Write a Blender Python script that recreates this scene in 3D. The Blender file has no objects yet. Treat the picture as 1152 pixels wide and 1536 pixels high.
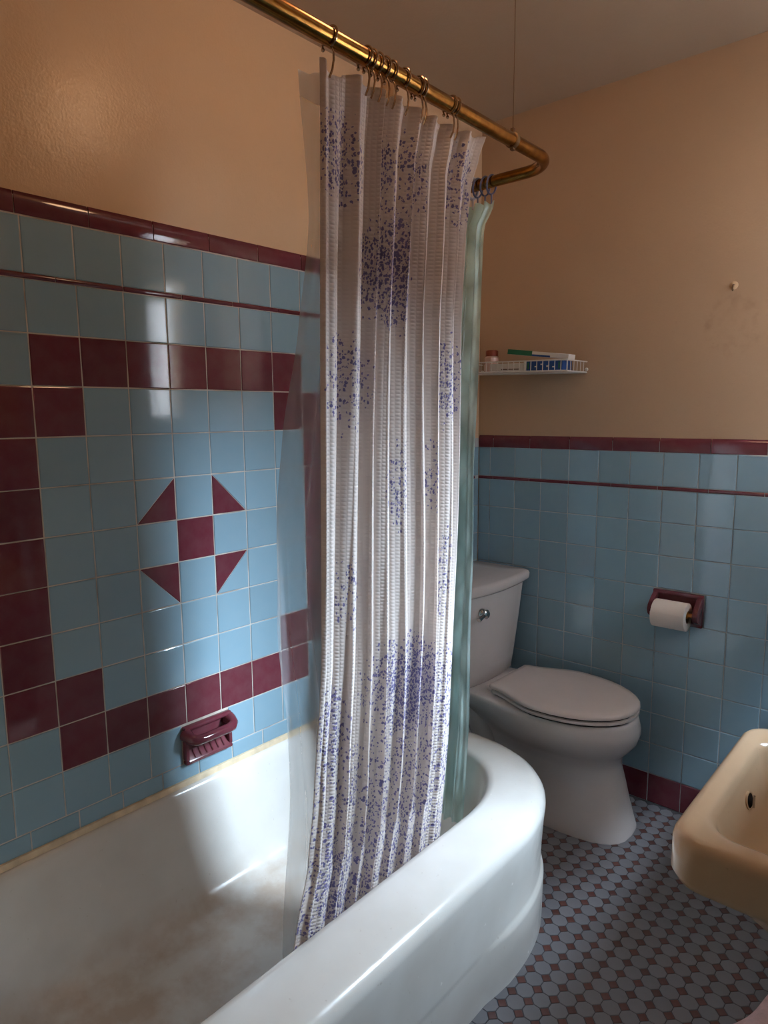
import bpy, bmesh, math, random
from mathutils import Vector, Matrix, noise
random.seed(7)
PI = math.pi
SC = bpy.context.scene
COL = SC.collection

# ------------------------------------------------------------------ camera, sky, light, exposure
cam_d = bpy.data.cameras.new('camera')
cam_d.sensor_fit = 'AUTO'; cam_d.sensor_width = 36.0
cam_d.lens = 1026.0 / 1536.0 * 36.0
cam_d.clip_start = 0.02
cam = bpy.data.objects.new('camera', cam_d); COL.objects.link(cam)
CAMP = Vector((1.5322, -0.6189, 1.3411))
RT, UP, FW = Vector((0.7527, 0.6583, -0.0080)), Vector((-0.0877, 0.1123, 0.9898)), Vector((-0.6525, 0.7443, -0.1422))
cam.matrix_world = Matrix(((RT.x, UP.x, -FW.x, CAMP.x), (RT.y, UP.y, -FW.y, CAMP.y), (RT.z, UP.z, -FW.z, CAMP.z), (0, 0, 0, 1)))
SC.camera = cam

SKY_STRENGTH = 455.0
LAMP_STRENGTH = 17.0
VANITY_STRENGTH = 2.0
LAMP_POS = (0.72, 0.51, 2.295)
w = bpy.data.worlds.new('sky'); SC.world = w; w.use_nodes = True
bg = w.node_tree.nodes['Background']
bg.inputs['Strength'].default_value = SKY_STRENGTH
# overcast sky: a third as bright at the horizon as overhead
_t = w.node_tree; _g = _t.nodes.new('ShaderNodeTexCoord'); _s = _t.nodes.new('ShaderNodeSeparateXYZ'); _r = _t.nodes.new('ShaderNodeValToRGB')
_t.links.new(_g.outputs['Generated'], _s.inputs[0]); _t.links.new(_s.outputs[2], _r.inputs[0]); _t.links.new(_r.outputs[0], bg.inputs['Color'])
_r.color_ramp.elements[0].position = 0.0; _r.color_ramp.elements[0].color = (0.66 / 3, 0.83 / 3, 1.0 / 3, 1)
_r.color_ramp.elements[1].position = 1.0; _r.color_ramp.elements[1].color = (0.66, 0.83, 1.0, 1)

WY0, WY1, WZ0, WZ1 = 1.10, 1.44, 1.32, 1.98      # window opening in the right wall
RW = 1.68                                         # right wall plane
pl = bpy.data.lights.new('window_daylight', 'AREA'); pl.shape = 'RECTANGLE'
pl.size = WZ1 - WZ0; pl.size_y = WY1 - WY0; pl.cycles.is_portal = True
po = bpy.data.objects.new('window_daylight', pl); COL.objects.link(po)
po.location = (RW + 0.095, (WY0 + WY1) / 2, (WZ0 + WZ1) / 2); po.rotation_euler = (0, PI / 2, 0)

SC.view_settings.view_transform = 'Standard'; SC.view_settings.look = 'None'
SC.view_settings.gamma = 1.0; SC.view_settings.use_curve_mapping = False
SC.view_settings.exposure = 0.0
SC.cycles.max_bounces = 10; SC.cycles.transparent_max_bounces = 16

# ------------------------------------------------------------------ materials
def s2l(c):
    return tuple(((v / 255) / 12.92 if v / 255 <= 0.04045 else ((v / 255 + 0.055) / 1.055) ** 2.4) for v in c) + (1.0,)

class NT:
    def __init__(self, name):
        self.m = bpy.data.materials.new(name); self.m.use_nodes = True
        self.t = self.m.node_tree; self.n = self.t.nodes; self.l = self.t.links
        self.b = self.n['Principled BSDF']; self.out = self.n['Material Output']
    def node(self, kind, **kw):
        x = self.n.new(kind)
        for k, v in kw.items(): setattr(x, k, v)
        return x
    def link(self, a, b): self.l.new(a, b)
    def val(self, sock, v):
        self.b.inputs[sock].default_value = v
    def coords(self, kind='Object', scale=(1, 1, 1)):
        tc = self.node('ShaderNodeTexCoord'); mp = self.node('ShaderNodeMapping')
        mp.inputs['Scale'].default_value = scale
        self.link(tc.outputs[kind], mp.inputs['Vector']); return mp.outputs['Vector']
    def noise(self, vec, scale, detail=3, rough=0.5):
        x = self.node('ShaderNodeTexNoise'); x.inputs['Scale'].default_value = scale
        x.inputs['Detail'].default_value = detail; x.inputs['Roughness'].default_value = rough
        if vec is not None: self.link(vec, x.inputs['Vector'])
        return x.outputs['Fac']
    def ramp(self, fac, stops):
        r = self.node('ShaderNodeValToRGB')
        while len(r.color_ramp.elements) < len(stops): r.color_ramp.elements.new(0.5)
        for e, (p, c) in zip(r.color_ramp.elements, stops): e.position = p; e.color = c
        self.link(fac, r.inputs['Fac']); return r.outputs['Color']
    def mix(self, fac, a, b, blend='MIX'):
        x = self.node('ShaderNodeMix', data_type='RGBA', blend_type=blend)
        for s, v in (('Factor', fac), ('A', a), ('B', b)):
            i = [q for q in x.inputs if q.name == s and q.enabled][0] if s != 'Factor' else x.inputs[0]
            if s == 'A': i = x.inputs[6]
            if s == 'B': i = x.inputs[7]
            if hasattr(v, 'is_output'): self.link(v, i)
            else: i.default_value = v
        return x.outputs[2]
    def math(self, op, a, b=None, clamp=False):
        x = self.node('ShaderNodeMath', operation=op, use_clamp=clamp)
        for i, v in enumerate((a, b)):
            if v is None: continue
            if hasattr(v, 'is_output'): self.link(v, x.inputs[i])
            else: x.inputs[i].default_value = v
        return x.outputs[0]
    def bump(self, h, strength, dist, normal=None):
        x = self.node('ShaderNodeBump'); x.inputs['Strength'].default_value = strength
        x.inputs['Distance'].default_value = dist; self.link(h, x.inputs['Height'])
        if normal is not None: self.link(normal, x.inputs['Normal'])
        self.link(x.outputs['Normal'], self.b.inputs['Normal']); return x.outputs['Normal']

def simple(name, rgb, rough=0.4, metal=0.0, spec=0.5, coat=0.0, var=0.06, vscale=14, bump=0.0, bscale=200, bdist=0.001):
    t = NT(name); v = t.coords()
    c = s2l(rgb)
    d = tuple(x * (1 - var) for x in c[:3]) + (1,)
    e = tuple(min(1, x * (1 + var)) for x in c[:3]) + (1,)
    t.link(t.ramp(t.noise(v, vscale), [(0.3, d), (0.7, e)]), t.b.inputs['Base Color'])
    t.val('Roughness', rough); t.val('Metallic', metal); t.val('Specular IOR Level', spec); t.val('Coat Weight', coat)
    if bump: t.bump(t.noise(v, bscale, 2), bump, bdist)
    return t.m

def glazed(name, rgb, var, rough=0.075):
    t = NT(name); v = t.coords()
    oi = t.node('ShaderNodeObjectInfo')
    c = s2l(rgb)
    lo = tuple(x * (1 - var) for x in c[:3]) + (1,); hi = tuple(min(1, x * (1 + var)) for x in c[:3]) + (1,)
    base = t.ramp(oi.outputs['Random'], [(0.0, lo), (1.0, hi)])
    n = t.noise(v, 25, 4)
    t.link(t.mix(t.math('MULTIPLY', n, 0.12), base, (0.5, 0.48, 0.45, 1)), t.b.inputs['Base Color'])
    t.val('Roughness', rough); t.val('Specular IOR Level', 0.5)
    t.bump(t.noise(v, 16, 2), 0.10, 0.0010)
    return t.m

def paint(name, rgb, rough, ring=False):
    t = NT(name); v = t.coords()
    c = s2l(rgb); d = tuple(x * 0.93 for x in c[:3]) + (1,)
    col = t.ramp(t.noise(v, 2.2, 5), [(0.35, d), (0.65, c)])
    if ring:   # pale round mark left by something that hung below the hook
        tc = t.node('ShaderNodeTexCoord'); sx = t.node('ShaderNodeSeparateXYZ'); t.link(tc.outputs['Object'], sx.inputs[0])
        dx = t.math('SUBTRACT', sx.outputs[0], 0.935); dz = t.math('SUBTRACT', sx.outputs[2], 1.595)
        rr = t.math('SQRT', t.math('ADD', t.math('MULTIPLY', dx, dx), t.math('MULTIPLY', dz, dz)))
        wob = t.math('MULTIPLY', t.math('SUBTRACT', t.noise(v, 30, 4), 0.5), 0.04)
        rr = t.math('ADD', rr, wob)
        band = t.ramp(rr, [(0.0, (0.35, 0.35, 0.35, 1)), (0.045, (0.2, 0.2, 0.2, 1)), (0.072, (0.55, 0.55, 0.55, 1)), (0.092, (0, 0, 0, 1))])
        patch = t.math('MULTIPLY', band, t.ramp(t.noise(v, 38, 5), [(0.42, (0, 0, 0, 1)), (0.68, (1, 1, 1, 1))]))
        col = t.mix(t.math('MULTIPLY', patch, 0.7), col, s2l((150, 116, 88)))
        spk = t.ramp(t.noise(v, 260, 2), [(0.70, (0, 0, 0, 1)), (0.78, (1, 1, 1, 1))])
        col = t.mix(t.math('MULTIPLY', spk, 0.25), col, s2l((120, 95, 75)))
    t.link(col, t.b.inputs['Base Color'])
    t.val('Roughness', rough); t.val('Specular IOR Level', 0.5)
    n1 = t.noise(v, 170, 2); n2 = t.noise(v, 45, 3)
    t.bump(t.math('ADD', n1, t.math('MULTIPLY', n2, 1.2)), 0.26, 0.0016)
    return t.m

M = {}
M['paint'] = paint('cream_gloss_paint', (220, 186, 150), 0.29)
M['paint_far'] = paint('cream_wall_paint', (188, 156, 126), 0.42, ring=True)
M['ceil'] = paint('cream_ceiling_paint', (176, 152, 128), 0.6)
M['blue'] = glazed('sky_blue_glazed_tile', (136, 168, 184), 0.055)
M['maroon'] = glazed('maroon_glazed_tile', (98, 18, 40), 0.12, 0.075)
M['octagon'] = glazed('pale_grey_mosaic', (112, 111, 117), 0.08, 0.42)
M['dot'] = glazed('red_brown_mosaic', (84, 30, 18), 0.22, 0.42)
M['caulk'] = simple('yellowed_caulk', (222, 200, 168), 0.5, var=0.16, vscale=30, bump=0.3, bscale=60)
M['china'] = simple('white_vitreous_china', (226, 216, 212), 0.12, var=0.015, coat=0.3)
M['seat'] = simple('white_seat_plastic', (226, 212, 206), 0.22, var=0.015)
M['chrome'] = simple('worn_chrome', (190, 190, 192), 0.18, metal=1.0, var=0.03)
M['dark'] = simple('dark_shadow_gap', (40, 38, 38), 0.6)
M['white_wire'] = simple('white_coated_wire', (214, 206, 198), 0.35, var=0.03)
M['paper'] = simple('soft_white_paper', (238, 224, 214), 0.9, var=0.02, bump=0.2, bscale=300)
M['core'] = simple('grey_cardboard', (120, 104, 92), 0.9)
M['roller'] = simple('amber_wood_roller', (176, 112, 48), 0.35, var=0.15)
M['card_blue'] = simple('blue_printed_card', (28, 74, 140), 0.5, var=0.08)
M['card_white'] = simple('white_card', (222, 214, 205), 0.5, var=0.03)
M['card_green'] = simple('green_printed_card', (30, 110, 78), 0.5, var=0.08)
M['jar'] = simple('pale_pink_plastic', (214, 180, 165), 0.4, var=0.08)
M['jar_lid'] = simple('red_brown_plastic', (136, 62, 44), 0.4, var=0.1)
M['towel'] = simple('pink_terry_cloth', (226, 190, 188), 0.95, var=0.10, vscale=60, bump=0.8, bscale=420, bdist=0.003)
M['blue_plastic'] = simple('slate_blue_plastic', (84, 92, 128), 0.35, var=0.1)
M['pale_plastic'] = simple('pale_blue_plastic', (170, 172, 190), 0.35, var=0.06)
M['wood'] = simple('white_painted_wood', (216, 206, 192), 0.4, var=0.03)
M['hall'] = simple('hall_paint', (150, 134, 118), 0.6, var=0.04)
M['render'] = simple('dark_sky_blocker', (74, 66, 62), 0.9, var=0.12, vscale=3)  # kept dark so the unseen sky-blocking wall bounces little light
M['hook_metal'] = simple('dark_bronze_hook', (176, 152, 126), 0.2, metal=1.0, var=0.1)
M['old_metal'] = simple('tarnished_metal', (118, 92, 66), 0.45, metal=0.8, var=0.2)

def grout(name, rgb, dirt, ds):
    t = NT(name); v = t.coords(); c = s2l(rgb)
    t.link(t.ramp(t.noise(v, ds, 4), [(0.38, s2l(dirt)), (0.52, c)]), t.b.inputs['Base Color'])
    t.val('Roughness', 0.85); return t.m
M['grout'] = grout('cream_grout', (206, 196, 184), (170, 158, 146), 9)
M['grout_far'] = grout('grey_blue_grout', (186, 190, 190), (150, 156, 156), 9)
M['floor_grout'] = grout('dark_floor_grout', (76, 76, 80), (58, 56, 58), 14)

def enamel():
    t = NT('white_tub_enamel'); v = t.coords()
    sx = t.node('ShaderNodeSeparateXYZ'); tc = t.node('ShaderNodeTexCoord'); t.link(tc.outputs['Object'], sx.inputs[0])
    low = t.ramp(sx.outputs[2], [(0.05, (1, 1, 1, 1)), (0.13, (0, 0, 0, 1))])
    inside = t.ramp(sx.outputs[0], [(0.55, (1, 1, 1, 1)), (0.62, (0, 0, 0, 1))])
    st = t.ramp(t.noise(v, 7, 5, 0.6), [(0.42, (0, 0, 0, 1)), (0.66, (1, 1, 1, 1))])
    f = t.math('MULTIPLY', t.math('MULTIPLY', low, inside), st)
    base = t.ramp(t.noise(v, 5, 4), [(0.3, s2l((214, 208, 200))), (0.7, s2l((228, 224, 218)))])
    c = t.mix(t.math('MULTIPLY', f, 0.55), base, s2l((176, 138, 100)))
    spk = t.ramp(t.noise(v, 95, 3), [(0.70, (0, 0, 0, 1)), (0.78, (1, 1, 1, 1))])
    c = t.mix(t.math('MULTIPLY', spk, 0.30), c, s2l((150, 120, 96)))
    t.link(c, t.b.inputs['Base Color']); t.val('Roughness', 0.16); t.val('Specular IOR Level', 0.5)
    r = t.ramp(t.noise(v, 30, 4), [(0.3, (0.12, 0.12, 0.12, 1)), (0.8, (0.3, 0.3, 0.3, 1))])
    t.link(r, t.b.inputs['Roughness']); return t.m
M['enamel'] = enamel()

def sink_mat():
    t = NT('almond_sink_china'); v = t.coords()
    base = t.ramp(t.noise(v, 6, 3), [(0.3, s2l((222, 190, 156))), (0.7, s2l((230, 200, 166)))])
    spk = t.ramp(t.noise(v, 120, 2), [(0.76, (0, 0, 0, 1)), (0.8, (1, 1, 1, 1))])
    t.link(t.mix(t.math('MULTIPLY', spk, 0.5), base, s2l((120, 84, 60))), t.b.inputs['Base Color'])
    t.val('Roughness', 0.16); return t.m
M['sink'] = sink_mat()

def brass():
    t = NT('aged_brass'); v = t.coords('Object', (6, 6, 6))
    t.link(t.ramp(t.noise(v, 9, 4), [(0.3, s2l((132, 88, 40))), (0.7, s2l((168, 120, 58)))]), t.b.inputs['Base Color'])
    t.val('Metallic', 1.0); t.val('Roughness', 0.22); return t.m
M['brass'] = brass()

def cloth():
    t = NT('white_waffle_cloth')
    uv = t.node('ShaderNodeUVMap'); uv.uv_map = 'cloth'
    sx = t.node('ShaderNodeSeparateXYZ'); t.link(uv.outputs['UV'], sx.inputs[0])
    U, V = sx.outputs[0], sx.outputs[1]
    cu = t.math('SINE', t.math('MULTIPLY', U, 2 * PI / 0.0230))
    cv = t.math('SINE', t.math('MULTIPLY', V, 2 * PI / 0.0150))
    cell = t.math('MULTIPLY', t.math('ABSOLUTE', cu), t.math('ABSOLUTE', cv))
    # wider ribs between the waffle columns
    rib = t.math('ABSOLUTE', t.math('SINE', t.math('MULTIPLY', U, PI / 0.046)))
    h = t.math('ADD', t.math('MULTIPLY', cell, t.math('ADD', t.math('MULTIPLY', rib, 0.7), 0.3)), t.math('MULTIPLY', rib, 0.25))
    # purple speckles: leaf-shaped cells, switched on by the print density
    at = t.node('ShaderNodeAttribute'); at.attribute_name = 'print_density'
    mp = t.node('ShaderNodeMapping'); mp.inputs['Scale'].default_value = (1.25, 0.8, 1); t.link(uv.outputs['UV'], mp.inputs['Vector'])
    nz = t.node('ShaderNodeTexNoise'); nz.inputs['Scale'].default_value = 160; t.link(uv.outputs['UV'], nz.inputs['Vector'])
    off = t.node('ShaderNodeVectorMath', operation='SCALE'); t.link(nz.outputs['Color'], off.inputs[0]); off.inputs['Scale'].default_value = 0.006
    add = t.node('ShaderNodeVectorMath', operation='ADD'); t.link(mp.outputs[0], add.inputs[0]); t.link(off.outputs[0], add.inputs[1])
    masks = []
    for sc, rad in ((150, 0.42), (220, 0.44)):
        vo = t.node('ShaderNodeTexVoronoi'); vo.inputs['Scale'].default_value = sc; t.link(add.outputs[0], vo.inputs['Vector'])
        sc_ = t.node('ShaderNodeSeparateColor'); t.link(vo.outputs['Color'], sc_.inputs[0])
        on = t.math('LESS_THAN', sc_.outputs[0], at.outputs['Fac'])
        rr = t.math('LESS_THAN', vo.outputs['Distance'], t.math('ADD', t.math('MULTIPLY', sc_.outputs[1], 0.16), rad - 0.08))
        masks.append(t.math('MULTIPLY', on, rr))
    mask = t.math('MAXIMUM', masks[0], masks[1])
    pc = t.ramp(t.noise(uv.outputs['UV'], 45, 2), [(0.35, s2l((116, 114, 166))), (0.65, s2l((140, 130, 182)))])
    col = t.mix(t.math('MULTIPLY', mask, 0.92), s2l((240, 230, 224)), pc)
    t.link(col, t.b.inputs['Base Color']); t.val('Roughness', 0.9); t.val('Specular IOR Level', 0.15)
    nrm = t.bump(h, 0.6, 0.0020)
    tr = t.node('ShaderNodeBsdfTranslucent'); t.link(col, tr.inputs['Color']); t.link(nrm, tr.inputs['Normal'])
    mx = t.node('ShaderNodeMixShader'); mx.inputs[0].default_value = 0.40
    t.link(t.b.outputs[0], mx.inputs[1]); t.link(tr.outputs[0], mx.inputs[2]); t.link(mx.outputs[0], t.out.inputs['Surface'])
    return t.m
M['cloth'] = cloth()

def film(name, rgb, clear, rough, pattern=False):
    t = NT(name)
    tp = t.node('ShaderNodeBsdfTransparent'); tl = t.node('ShaderNodeBsdfTranslucent'); tl.inputs['Color'].default_value = s2l(rgb)
    t.val('Roughness', rough); t.val('Base Color', s2l(rgb)); t.val('Specular IOR Level', 0.5)
    v = t.coords('UV')
    if pattern:
        mp = t.node('ShaderNodeMapping'); mp.inputs['Scale'].default_value = (14, 7, 1); t.link(v, mp.inputs['Vector'])
        vo = t.node('ShaderNodeTexVoronoi'); vo.inputs['Scale'].default_value = 1.6; t.link(mp.outputs[0], vo.inputs['Vector'])
        pat = t.ramp(vo.outputs['Distance'], [(0.25, s2l(tuple(min(255, c + 26) for c in rgb))), (0.5, s2l(rgb)), (0.7, s2l(tuple(c - 22 for c in rgb)))])
        t.link(pat, t.b.inputs['Base Color']); t.link(pat, tl.inputs['Color'])
    t.bump(t.noise(v, 30, 3), 0.45, 0.005)
    m1 = t.node('ShaderNodeMixShader'); m1.inputs[0].default_value = 0.45
    t.link(t.b.outputs[0], m1.inputs[1]); t.link(tl.outputs[0], m1.inputs[2])
    m2 = t.node('ShaderNodeMixShader'); m2.inputs[0].default_value = clear
    t.link(m1.outputs[0], m2.inputs[1]); t.link(tp.outputs[0], m2.inputs[2]); t.link(m2.outputs[0], t.out.inputs['Surface'])
    return t.m
M['liner'] = film('clear_vinyl', (206, 210, 214), 0.60, 0.09)
M['liner_hem'] = film('clear_vinyl_hem', (240, 230, 220), 0.02, 0.4)
M['teal'] = film('teal_vinyl', (204, 230, 226), 0.10, 0.25, True)

def glass():
    t = NT('window_glass')
    tp = t.node('ShaderNodeBsdfTransparent'); gl = t.node('ShaderNodeBsdfGlossy'); gl.inputs['Roughness'].default_value = 0.02
    mx = t.node('ShaderNodeMixShader'); mx.inputs[0].default_value = 0.05
    t.link(tp.outputs[0], mx.inputs[1]); t.link(gl.outputs[0], mx.inputs[2])
    t.link(mx.outputs[0], t.out.inputs['Surface']); return t.m
M['glass'] = glass()

def lampglass(strength):
    t = NT('lit_opal_glass'); t.val('Emission Color', (1.0, 0.60, 0.33, 1)); t.val('Emission Strength', strength)
    t.val('Base Color', (0.8, 0.75, 0.7, 1)); return t.m
M['lamp'] = lampglass(LAMP_STRENGTH); M['vanity'] = lampglass(VANITY_STRENGTH)

# ------------------------------------------------------------------ mesh helpers
def link(name, me, parent=None, loc=None, rot=None, mat=None):
    o = bpy.data.objects.new(name, me); COL.objects.link(o)
    if mat is not None and me is not None:
        if not me.materials: me.materials.append(mat)
    if parent is not None: o.parent = parent
    if loc is not None: o.location = loc
    if rot is not None: o.rotation_euler = rot
    return o
def tag(o, label=None, cat=None, group=None, kind=None):
    for k, v in (('label', label), ('category', cat), ('group', group), ('kind', kind)):
        if v: o[k] = v
    return o
def thing(name, label, cat, loc=(0, 0, 0), group=None):
    o = bpy.data.objects.new(name, None); COL.objects.link(o); o.location = loc; o.empty_display_size = 0.05
    return tag(o, label, cat, group)
def pmesh(name, verts, faces, mat=None, smooth=True, fix=True):
    me = bpy.data.meshes.new(name); me.from_pydata([tuple(v) for v in verts], [], faces)
    if fix:
        bm = bmesh.new(); bm.from_mesh(me); bmesh.ops.recalc_face_normals(bm, faces=bm.faces); bm.to_mesh(me); bm.free()
    if smooth: me.shade_smooth()
    if mat: me.materials.append(mat)
    return me
def sharpen(me, deg=40):
    me.set_sharp_from_angle(angle=math.radians(deg)); return me
class B:
    """collects boxes and tubes into one mesh"""
    def __init__(s): s.v = []; s.f = []
    def box(s, a, b):
        n = len(s.v); (x0, y0, z0), (x1, y1, z1) = a, b
        s.v += [(x0, y0, z0), (x1, y0, z0), (x1, y1, z0), (x0, y1, z0), (x0, y0, z1), (x1, y0, z1), (x1, y1, z1), (x0, y1, z1)]
        s.f += [tuple(n + i for i in q) for q in ((0, 3, 2, 1), (4, 5, 6, 7), (0, 1, 5, 4), (1, 2, 6, 5), (2, 3, 7, 6), (3, 0, 4, 7))]
        return s
    def tube(s, pts, r, n=8, cap=True):
        pts = [Vector(p) for p in pts]; base = len(s.v); prev = None
        rr = r if isinstance(r, (list, tuple)) else [r] * len(pts)
        for i, p in enumerate(pts):
            d = ((pts[min(i + 1, len(pts) - 1)] - pts[max(i - 1, 0)])).normalized()
            if prev is None:
                u = d.orthogonal().normalized()
            else:
                u = (prev - d * prev.dot(d)); u = u.normalized() if u.length > 1e-6 else d.orthogonal().normalized()
            prev = u; v = d.cross(u)
            for k in range(n):
                a = 2 * PI * k / n; s.v.append(tuple(p + (u * math.cos(a) + v * math.sin(a)) * rr[i]))
        for i in range(len(pts) - 1):
            for k in range(n):
                a = base + i * n + k; b = base + i * n + (k + 1) % n
                s.f.append((a, b, b + n, a + n))
        if cap:
            s.f.append(tuple(base + k for k in range(n))[::-1]); e = base + (len(pts) - 1) * n
            s.f.append(tuple(e + k for k in range(n)))
        return s
    def rings(s, rings, cap0=True, cap1=True):
        n = len(rings[0]); base = len(s.v)
        for r in rings: s.v += [tuple(p) for p in r]
        for i in range(len(rings) - 1):
            for k in range(n):
                a = base + i * n + k; b = base + i * n + (k + 1) % n
                s.f.append((a, b, b + n, a + n))
        if cap0: s.f.append(tuple(base + k for k in range(n))[::-1])
        if cap1: s.f.append(tuple(base + (len(rings) - 1) * n + k for k in range(n)))
        return s
    def ball(s, c, r, n=8):
        c = Vector(c); rings = []
        for i in range(1, n):
            a = PI * i / n
            rings.append([(c.x + r * math.sin(a) * math.cos(2 * PI * k / n), c.y + r * math.sin(a) * math.sin(2 * PI * k / n), c.z - r * math.cos(a)) for k in range(n)])
        return s.rings(rings)
    def mesh(s, name, mat, smooth=True, bevel=0, seg=2, deg=40):
        me = bpy.data.meshes.new(name); me.from_pydata(s.v, [], s.f)
        bm = bmesh.new(); bm.from_mesh(me)
        bmesh.ops.recalc_face_normals(bm, faces=bm.faces)
        if bevel:
            ed = [e for e in bm.edges if len(e.link_faces) == 2 and e.calc_face_angle(0) > 0.6]
            bmesh.ops.bevel(bm, geom=ed, offset=bevel, segments=seg, profile=0.6, affect='EDGES')
        bm.to_mesh(me); bm.free()
        if smooth: me.shade_smooth(); sharpen(me, deg)
        me.materials.append(mat); return me
    def obj(s, name, mat, parent=None, **kw):
        return link(name, s.mesh(name, mat, **kw), parent)
def lathe_rings(prof, c, axis='z', n=32):
    out = []
    for r, h in prof:
        ring = []
        for k in range(n):
            a = 2 * PI * k / n; p, q = r * math.cos(a), r * math.sin(a)
            ring.append({'z': (c[0] + p, c[1] + q, c[2] + h), 'x': (c[0] + h, c[1] + p, c[2] + q), 'y': (c[0] + p, c[1] + h, c[2] + q)}[axis])
        out.append(ring)
    return out

# ------------------------------------------------------------------ the room
S = 0.1095; R0 = 1.5152; D = 1.6416; HT = 2.385
JOG = 0.046
def struct(o, label=None): return tag(o, label, None, None, 'structure')

wl = B().box((-0.12, -0.62, 0), (-0.006, D + 0.12, HT)).obj('wall_left', M['paint'], smooth=False)
struct(wl, 'cream painted wall above the blue and maroon tub tiles')
wlr = B().box((-0.006, 1.145, 0), (JOG - 0.005, D + 0.006, HT)).obj('wall_left_rear', M['paint'], smooth=False)
struct(wlr, 'short furred wall section behind the toilet tank')
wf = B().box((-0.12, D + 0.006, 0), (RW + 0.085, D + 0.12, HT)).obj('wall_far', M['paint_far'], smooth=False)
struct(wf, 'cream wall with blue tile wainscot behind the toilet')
b = B()
b.box((RW, -0.62, 0), (RW + 0.085, WY0, HT)).box((RW, WY1, 0), (RW + 0.085, D + 0.006, HT))
b.box((RW, WY0, 0), (RW + 0.085, WY1, WZ0)).box((RW, WY0, WZ1), (RW + 0.085, WY1, HT))
wr = struct(b.obj('wall_right', M['paint'], smooth=False), 'cream wall behind the sink with the window')
DX0, DX1 = 0.93, 1.66
b = B().box((-0.006, -0.60, 0), (DX0, -0.48, HT)).box((DX1, -0.60, 0), (RW, -0.48, HT)).box((DX0, -0.60, 2.03), (DX1, -0.48, HT))
struct(b.obj('wall_near', M['paint'], smooth=False), 'wall with the open doorway')
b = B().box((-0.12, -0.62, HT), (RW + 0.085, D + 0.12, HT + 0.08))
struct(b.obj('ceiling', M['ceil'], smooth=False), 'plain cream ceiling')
fl = struct(B().box((-0.12, -0.62, -0.1), (RW + 0.085, D + 0.12, -0.0012)).obj('floor', M['floor_grout'], smooth=False), 'grey octagon and red dot mosaic floor')
# hallway outside the door, where the photographer stands
b = B().box((0.5, -1.9, -0.1), (2.2, -0.62, 0)).box((0.5, -1.9, HT), (2.2, -0.62, HT + 0.08))
b.box((0.42, -1.98, -0.1), (0.5, -0.62, HT)).box((2.2, -1.98, -0.1), (2.28, -0.62, HT)).box((0.42, -2.06, -0.1), (2.28, -1.9, HT))
b.box((RW + 0.085, -0.68, -0.1), (2.28, -0.62, HT))
struct(b.obj('wall_hallway', M['hall'], smooth=False), 'dim hallway outside the door')
# blue tiled wainscot on the two walls behind the camera's view
def wainscot():
    t = NT('blue_wainscot'); v = t.coords('Object')
    mp = t.node('ShaderNodeMapping'); mp.inputs['Rotation'].default_value = (0, 0, PI / 2); t.link(v, mp.inputs['Vector'])
    sx = t.node('ShaderNodeSeparateXYZ'); t.link(v, sx.inputs[0]); cx = t.node('ShaderNodeCombineXYZ')
    t.link(t.math('ADD', sx.outputs[0], sx.outputs[1]), cx.inputs[0]); t.link(sx.outputs[2], cx.inputs[1])
    br = t.node('ShaderNodeTexBrick'); br.offset = 0.0; t.link(cx.outputs[0], br.inputs['Vector'])
    br.inputs['Scale'].default_value = 1.0; br.inputs['Brick Width'].default_value = 0.1095; br.inputs['Row Height'].default_value = 0.1095; br.inputs['Mortar Size'].default_value = 0.001
    br.inputs['Color1'].default_value = br.inputs['Color2'].default_value = s2l((126, 170, 188)); br.inputs['Mortar'].default_value = s2l((186, 190, 190))
    t.link(br.outputs['Color'], t.b.inputs['Base Color']); t.val('Roughness', 0.18); return t.m
M['wains'] = wainscot()
B().box((RW - 0.006, -0.48, 0), (RW + 0.001, D, 1.255)).obj('wainscot', M['wains'], wr, smooth=False)
# window in the right wall
fr = B()
t_ = 0.022
fr.box((RW + 0.04, WY0, WZ0), (RW + 0.075, WY0 + t_, WZ1)).box((RW + 0.04, WY1 - t_, WZ0), (RW + 0.075, WY1, WZ1))
fr.box((RW + 0.04, WY0 + t_, WZ0), (RW + 0.075, WY1 - t_, WZ0 + t_)).box((RW + 0.04, WY0 + t_, WZ1 - t_), (RW + 0.075, WY1 - t_, WZ1))
win = struct(fr.obj('window_1', M['wood'], smooth=False), 'white sash window above and beyond the sink')
for z0, z1 in ((WZ0 + t_, WZ1 - t_),):
    B().box((RW + 0.058, WY0 + t_, z0), (RW + 0.062, WY1 - t_, z1)).obj('pane', M['glass'], win, smooth=False)
B().box((RW - 0.025, WY0 - 0.03, WZ0 - 0.03), (RW + 0.04, WY1 + 0.03, WZ0)).obj('window_sill', M['wood'], win, smooth=True, bevel=0.004)
struct(B().box((RW + 0.085, -1.0, 2.60), (RW + 0.085 + 0.60, 3.6, 2.72)).obj('added_eave', M['wood'], smooth=False), 'unseen eave added over the window to cut steep sky light')  # overhang added to limit how steeply sky light enters
struct(B().box((4.9, -9, -3), (5.2, 2.3, 6.5)).box((4.9, 2.3, -3), (5.2, 12, 2.95)).obj('wall_sky_blocker', M['render'], smooth=False), 'unseen neighbouring wall shaped to block sky light from the window')  # out of view; tall and low parts set which sky reaches the window

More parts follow.
